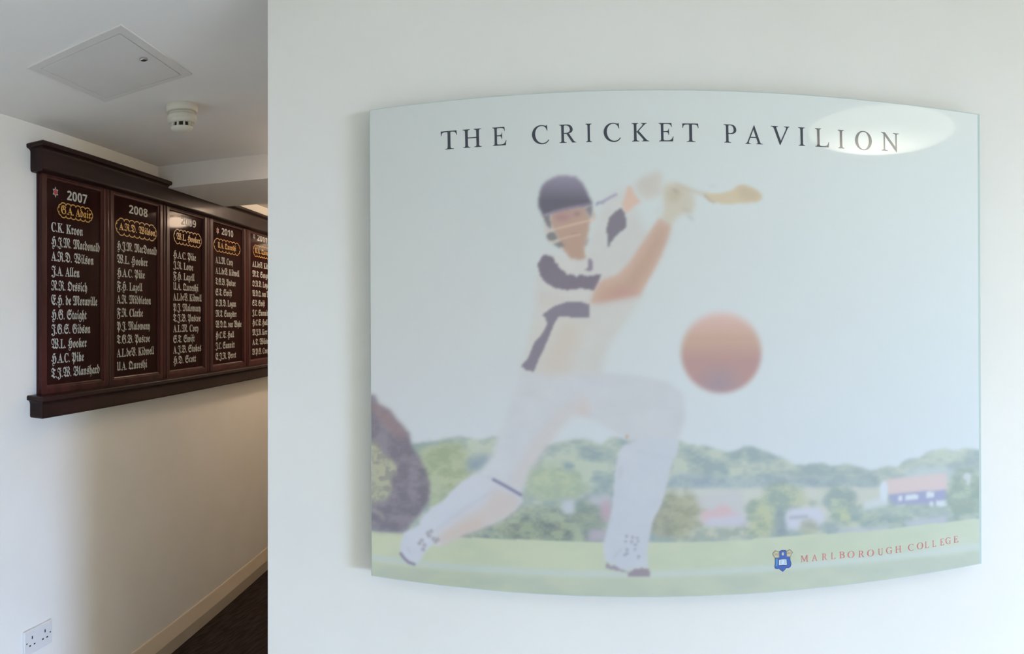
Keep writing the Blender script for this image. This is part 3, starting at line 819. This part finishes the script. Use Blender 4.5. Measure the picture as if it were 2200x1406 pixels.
# foot moulding of the board
sill = [(IN, 1.282), (.028, 1.282)] + arc((.028, 1.290), .008, -90, 0, 4) + [(.036, 1.330)] + [(.036 + .014 * (1 - math.cos(math.radians(90 * k / 6))), 1.330 + .018 * math.sin(math.radians(90 * k / 6))) for k in range(1, 7)] + [(.054, 1.350), (.054, 1.362), (.050, 1.366), (IN, 1.366)]
moulding('sill', sill, U0, U1, M['wood_long'])

def oldstyle(s):                                   # blackletter, with the plainer capitals the board uses
    o = ''
    for c in s:
        if c in 'AKCL': o += chr(0x1D400 + ord(c) - 65)
        elif 'A' <= c <= 'Z': o += chr(0x1D56C + ord(c) - 65)
        elif 'a' <= c <= 'z': o += chr(0x1D586 + ord(c) - 97)
        else: o += c
    return o
def sansnum(s): return ''.join(chr(0x1D7EC + int(c)) for c in s)
DP = DL - .0135                                    # camera to the face of the panels
TXT = {}
def fitted(fl, body, x0, x1, zb, h, y, mi=0):
    """one line of lettering set between two points along the wall; h = height of a capital"""
    if body not in TXT: TXT[body] = text_mesh(body, 0, 0.006, 2)
    v, f = TXT[body]
    a, b_ = v[:, 0].min(), v[:, 0].max()
    q = [(x0 + (p[0] - a) / (b_ - a) * (x1 - x0), zb + p[1] / .69 * h) for p in v]
    fl.add(q, f, y, mi)
def scallop(fl, x0, x1, z0, z1, n, y, w=.0042):
    """gilt scalloped cartouche: a row of bulges above and below, three at each end"""
    h = z1 - z0
    r = (x1 - x0) / (n + 1.2) / 2
    pts = []
    xa, xb = x0 + r * 1.2, x1 - r * 1.2
    st = (xb - xa) / n
    def bulge(c, rx, rz, a0, a1, k=8):
        for i in range(k + 1):
            a = math.radians(a0 + (a1 - a0) * i / k)
            pts.append((c[0] + rx * math.cos(a), c[1] + rz * math.sin(a)))
    dz = h * .14
    for i in range(n): bulge((xa + st * (i + .5), z1 - dz), st / 2, dz, 180, 0)
    bulge((xb, z1 - dz - h * .16), (x1 - xb) * .7, h * .16, 90, -30)
    bulge((xb + (x1 - xb) * .3, (z0 + z1) / 2), (x1 - xb) * .7, h * .24, 70, -70)
    bulge((xb, z0 + dz + h * .16), (x1 - xb) * .7, h * .16, 30, -90)
    for i in reversed(range(n)): bulge((xa + st * (i + .5), z0 + dz), st / 2, dz, 0, -180)
    bulge((xa, z0 + dz + h * .16), (xa - x0) * .7, h * .16, -90, -210)
    bulge((xa - (xa - x0) * .3, (z0 + z1) / 2), (xa - x0) * .7, h * .24, 250, 110)
    bulge((xa, z1 - dz - h * .16), (xa - x0) * .7, h * .16, 210, 90)
    m_ = len(pts)
    for i in range(m_):
        a, b_ = pts[i], pts[(i + 1) % m_]
        dx, dz_ = b_[0] - a[0], b_[1] - a[1]
        l = math.hypot(dx, dz_)
        if l < 1e-6: continue
        nx, nz = -dz_ / l * w / 2, dx / l * w / 2
        ex, ez = dx / l * w * .3, dz_ / l * w * .3
        fl.poly([(a[0] - ex - nx, a[1] - ez - nz), (b_[0] + ex - nx, b_[1] + ez - nz), (b_[0] + ex + nx, b_[1] + ez + nz), (a[0] - ex + nx, a[1] - ez + nz)], y)
def star(fl, cx, cz, rx, rz, y):
    for k, (s, mi) in enumerate(((1.0, 1), (.74, 0))):
        pts = []
        for i in range(12):
            a = math.radians(90 + 30 * i); r = (1.0 if i % 2 == 0 else .56) * s
            pts.append((cx + rx * r * math.cos(a), cz + rz * r * math.sin(a)))
        for i in range(12): fl.poly([pts[i], pts[(i + 1) % 12], (cx, cz)], y - .0003 * k, mi)

# what each panel says: year, captain, names (with the columns of the photograph where each line ends)
PANELS = [
    dict(year='2007', yx=(144, 187), yb=429.5, star='red', cap=("G.A. Adair", 131, 195), oval=(124, 199, 457, .058),
         left=110, rows=[("C.K. Kroon", 178), ("H.J.M. Macdonald", 215), ("A.R.D. Wilson", 201), ("J.A. Allen", 171), ("N.R. Orssich", 187), ("E.H. de Moraville", 209), ("H.G. Staight", 186), ("J.G.S. Gibson", 194), ("W.L. Hooker", 186), ("H.A.C. Pike", 180), ("T.J.W. Blanshard", 214)],
         z=(497, 813)),
    dict(year='2008', yx=(277, 317), yb=458, star=None, cap=("A.R.D. Wilson", 256, 335), oval=(248, 343, 494.5, .075),
         left=251, rows=[("H.J.M. MacDonald", 344), ("W.L. Hooker", 317), ("H.A.C. Pike", 311), ("F.H. Lazell", 306), ("A.R. Middleton", 324), ("F.R. Clarke", 307), ("P.J. Malowany", 322), ("T.G.B. Pascoe", 322), ("A.L.deV. Kidwell", 331), ("U.A. Qureshi", 316)],
         z=(536, 797)),
    dict(year='2009', yx=(389, 421), yb=482, star=None, cap=("W.L. Hooker", 379, 430), oval=(373, 433, 513, .073),
         left=372, rows=[("H.A.C. Pike", 421), ("J.R. Lowe", 415), ("F.H. Lazell", 418), ("U.A. Qureshi", 426), ("A.L.deV. Kidwell", 440), ("P.J. Malowany", 431), ("T.J.B. Pascoe", 431), ("A.L.M. Cory", 426), ("S.T. Swift", 418), ("A.J.B. Stokes", 432), ("H.D. Scott", 421)],
         z=(554, 783)),
    dict(year='2010', yx=(476, 501), yb=504, star='red', cap=("U.A. Qureshi", 468, 507), oval=(459, 516, 531, .073),
         left=463, rows=[("A.L.M. Cory", 500), ("A.L.deV. Kidwell", 514), ("T.G.B. Pascoe", 506), ("S.T. Swift", 498), ("O.R.D. Logan", 507), ("M.T. Sangster", 508), ("W.D.Q. van Wyke", 522), ("H.C.E. Hall", 503), ("J.C. Sumnitt", 504), ("E.J.R. Peret", 507)],
         z=(565, 774)),
    dict(year='2011', yx=(552.5, 573.5), yb=517, star='blue', cap=("U.A. Qureshi", 548, 583), oval=(543.5, 590, 543, .073),
         left=542, rows=[("A.L.deV. Kidwell", 592), ("M.T. Sangster", 583), ("O.R.D. Logan", 580), ("W.D.Q. van Wyke", 592), ("S.T. Swift", 569), ("J.C. Sumnitt", 577), ("H.C.E. Hall", 575), ("M.J.R. Kerr", 574), ("A.T. Wilson", 580), ("B.P.G. Cooper", 582)],
         z=(573, 763)),
]
def u_of(px): return wall_uz(px, 0, DP)[0]
for i, (a, b_) in enumerate(spans):
    d = PANELS[i]
    pan = box('panel', (bu(a) - .004, -.0135, bz(PZ0) - .004), (bu(b_) + .004, -.0088, bz(PZ1) + .004), M['board'], board)
    # bead round the panel, mitred
    bm = bmesh.new()
    prof = [(0, -.0134), (.010, -.0134), (.0085, -.018), (.005, -.0205), (0, -.0215)]
    def rect(q): return [(bu(a) + q, bz(PZ0) + q), (bu(b_) - q, bz(PZ0) + q), (bu(b_) - q, bz(PZ1) - q), (bu(a) + q, bz(PZ1) - q)]
    rows = [[bm.verts.new((x, y, z)) for x, z in rect(q)] for q, y in prof]
    for r1, r2 in zip(rows, rows[1:] + rows[:1]):
        for k in range(4): bm.faces.new((r1[k], r1[(k + 1) % 4], r2[(k + 1) % 4], r2[k]))
    from_bm('bead', bm, M['wood'], pan)
    Y = -.0139
    fl = Flat()
    ua = u_of(d['left'])
    z0 = wall_uz(d['left'], d['z'][0], DP)[1]; z1 = wall_uz(d['left'], d['z'][1], DP)[1]
    nr = len(d['rows'])
    for k, (nm, xr) in enumerate(d['rows']):
        zb = z0 + (z1 - z0) * k / (nr - 1)
        fl = Flat()
        fitted(fl, oldstyle(nm), bu(ua), min(bu(u_of(xr)), bu(b_) - .012), bz(zb), .036, Y)
        fl.build('name', M['silver'], pan)
    fl = Flat()
    ya, yb_ = u_of(d['yx'][0]), u_of(d['yx'][1])
    zb = wall_uz(d['yx'][0], d['yb'], DP)[1]
    h = .036
    fitted(fl, sansnum(d['year']), bu(ya), bu(yb_), bz(zb), h, Y)
    fl.build('year', M['silver'], pan)
    ox0, ox1, oyc, hh = d['oval']
    oa, ob = max(u_of(ox0), a + .012), min(u_of(ox1), b_ - .012)
    pm_ = (ox0 + ox1) / 2
    zc = wall_uz(pm_, oyc, DP)[1]
    fl = Flat()
    scallop(fl, bu(oa), bu(ob), bz(zc) - hh / 2, bz(zc) + hh / 2, 7 if i else 6, Y)
    fl.build('gilt_border', M['gold'], pan)
    fl = Flat()
    ca, cb = u_of(d['cap'][1]), min(u_of(d['cap'][2]), ob - .012)
    fitted(fl, oldstyle(d['cap'][0]), bu(ca), bu(cb), bz(zc) - .014, .031, Y)
    fl.build('captain_name', M['gold'], pan)
    if d['star']:
        fl = Flat()
        sx, sy = {0: (119, 413), 3: (467.5, 496), 4: (546, 508)}[i]
        us, zs = wall_uz(sx, sy, DP)
        star(fl, bu(us), bz(zs), .019, .0215, Y)
        fl.build('star', [M['red'] if d['star'] == 'red' else M['blue_dull'], M['silver']], pan)['label'] = 'red six-pointed star with a silver outline' if d['star'] == 'red' else 'dull blue six-pointed star'

# ------------------------------------------------------------------ ceiling hatch
hl = empty('ceiling_hatch', L(1.632, 1.153, CEIL), ROTL, 'square white access hatch with a small round lock in the ceiling', 'access hatch')
def hq(pts): return [(u - 1.632, d_ - 1.153) for u, d_ in pts]
oq = hq([(1.470, 1.338), (1.400, .960), (1.794, .973), (1.864, 1.343)])
iq = hq([(1.496, 1.312), (1.436, .988), (1.779, 1.001), (1.839, 1.319)])
def frame_ring(name, o4, i4, z0, z1, m, parent):
    v = [(x, y, z0) for x, y in o4] + [(x, y, z0) for x, y in i4] + [(x, y, z1) for x, y in o4] + [(x, y, z1) for x, y in i4]
    f = []
    for k in range(4):
        j = (k + 1) % 4
        f += [(k, j, 4 + j, 4 + k), (8 + k, 8 + j, 12 + j, 12 + k), (k, j, 8 + j, 8 + k), (4 + k, 4 + j, 12 + j, 12 + k)]
    return link(name, v, f, m, parent)
frame_ring('hatch_frame', oq, iq, -.0045, 0, M['hatch'], hl)
def shrink(q, s):
    cx = sum(p[0] for p in q) / 4; cy = sum(p[1] for p in q) / 4
    return [(cx + (x - cx) * s, cy + (y - cy) * s) for x, y in q]
prism('hatch_door', shrink(iq, .975), -.0040, -.0005, M['hatch'], hl)
p_ = hq([(1.613, 1.029)])[0]
lk = lathe('lock', [(.0115, 0), (.0115, -.004), (.009, -.006), (.0085, -.0052)], M['chrome'], hl, 20)
lk.location = (p_[0], p_[1], -.004)
bm = bmesh.new(); bx(bm, (-.0055, -.0012, -.0068), (.0055, .0012, -.0050)); k_ = from_bm('keyhole', bm, M['dark'], lk)

# ------------------------------------------------------------------ smoke detector
q = L(2.045, 1.150, CEIL)
sd = empty('smoke_detector', q, 0.6, 'round cream smoke detector hanging under the ceiling by the beam', 'smoke detector')
lathe('base', [(.0535, 0), (.055, -.004), (.055, -.019), (.051, -.024), (.042, -.0255)], M['plastic_cream'], sd)
lathe('neck', [(.042, -.0252), (.045, -.028), (.045, -.0335), (.042, -.0365)], M['plastic_cream'], sd)
lathe('body', [(.046, -.0362), (.0515, -.038), (.0515, -.0535), (.046, -.0595), (.041, -.062)], M['plastic_cream'], sd)
cage = lathe('sensor_cage', [(.030, -.0618), (.030, -.077)], M['dark'], sd)
for k in range(10):
    a = 2 * math.pi * k / 10
    bm = bmesh.new(); bx(bm, (.0300, -.0032, -.0775), (.0372, .0032, -.0615), .0008)
    bmesh.ops.rotate(bm, verts=bm.verts, cent=(0, 0, 0), matrix=Matrix.Rotation(a, 3, 'Z'))
    from_bm('rib', bm, M['plastic_cream'], sd)
lathe('cap', [(.0385, -.0765), (.0385, -.079), (.033, -.086), (.021, -.0905), (.008, -.0915)], M['plastic_cream'], sd)

# ------------------------------------------------------------------ double socket
ua, ub, sz0, sz1 = 1.853, 2.011, .404, .494
sk = empty('wall_socket', L(ua, DL, sz0), ROTL, 'white double wall socket low on the left wall above the skirting', 'socket')
w_, h_ = ub - ua, sz1 - sz0
bm = bmesh.new(); bx(bm, (0, -.010, 0), (w_, 0, h_), .003)
fp = from_bm('face_plate', bm, M['plastic'], sk)
def slot(pts):
    fl = Flat(); fl.poly(pts, -.0104); fl.build('pin_hole', M['dark'], fp, .0002)
for cx in (.27, .73):
    x = w_ * cx
    slot([(x - .003, h_ * .60), (x + .003, h_ * .60), (x + .003, h_ * .60 + .011), (x - .003, h_ * .60 + .011)])
    for s in (-1, 1):
        xs = x + s * .0125
        slot([(xs - .0045, h_ * .36 - .0026), (xs + .0045, h_ * .36 - .0026), (xs + .0045, h_ * .36 + .0026), (xs - .0045, h_ * .36 + .0026)])
for cx in (.08, .92):
    o = lathe('screw', [(.0032, 0), (.0032, .0008), (.0022, .0012)], M['chrome'], sk, 12)
    o.rotation_euler = (math.pi / 2, 0, 0); o.location = (w_ * cx, -.0098, h_ * .5)
fl = Flat()
fl.poly([(w_ * .5 - .009, h_ * .62), (w_ * .5 + .009, h_ * .62), (w_ * .5 + .009, h_ * .62 + .005), (w_ * .5 - .009, h_ * .62 + .005)], -.0103)
fl.build('moulded_mark', M['plastic_cream'], fp, .0004)

# ------------------------------------------------------------------ ceiling lamps (outside the frame: some mirrored in the poster and the board, others added as fill)
def lamp(loc, r, shade_m, label, drop=0.0):
    e = empty('ceiling_lamp', loc, 0, label, 'lamp')
    if drop:                                        # a flat opal bowl hung just under the ceiling, shining up as well as down
        lathe('ceiling_plate', [(.05, 0), (.05, -.008), (.04, -.012), (.012, -.012), (.012, -drop - .004)], M['white'], e, 24)
        lathe('shade', [(max(r * math.cos(math.radians(a)), .013), -drop - .032 + .032 * math.sin(math.radians(a))) for a in range(84, -91, -12)], shade_m, e)
    else:
        lathe('rim', [(r + .02, 0), (r + .02, -.02), (r + .004, -.03), (r - .002, -.03), (r - .002, 0)], M['white'], e)
        lathe('shade', [(r * math.cos(math.radians(8 * k)), -.028 - .05 * math.sin(math.radians(8 * k))) for k in range(11)], shade_m, e)
    return e
rl = lamp((.849, .025, CEIL), .265, M['opal_room'], 'wide oval opal ceiling lamp mirrored in the poster at its upper right')
rl.scale = (1.0, 1.22, 1.0)
p = L(4.085, 1.05, CEIL)
lamp((p.x, p.y, CEIL), .105, M['opal_hall'], 'round warm opal ceiling lamp in the corridor just beyond the beam', .035)
p = L(5.9, 1.05, CEIL)  # extra unseen lamp added to brighten the far corridor
lamp((p.x, p.y, CEIL), .17, M['opal_hall_end'], 'round warm opal ceiling lamp at the far end of the corridor', .035)
p = L(2.62, 0.80, CEIL)  # hidden lamp added to lift the shaded left wall
lamp((p.x, p.y, CEIL), .15, M['opal_hall_near'], 'small round opal ceiling lamp just inside the corridor behind the poster wall')
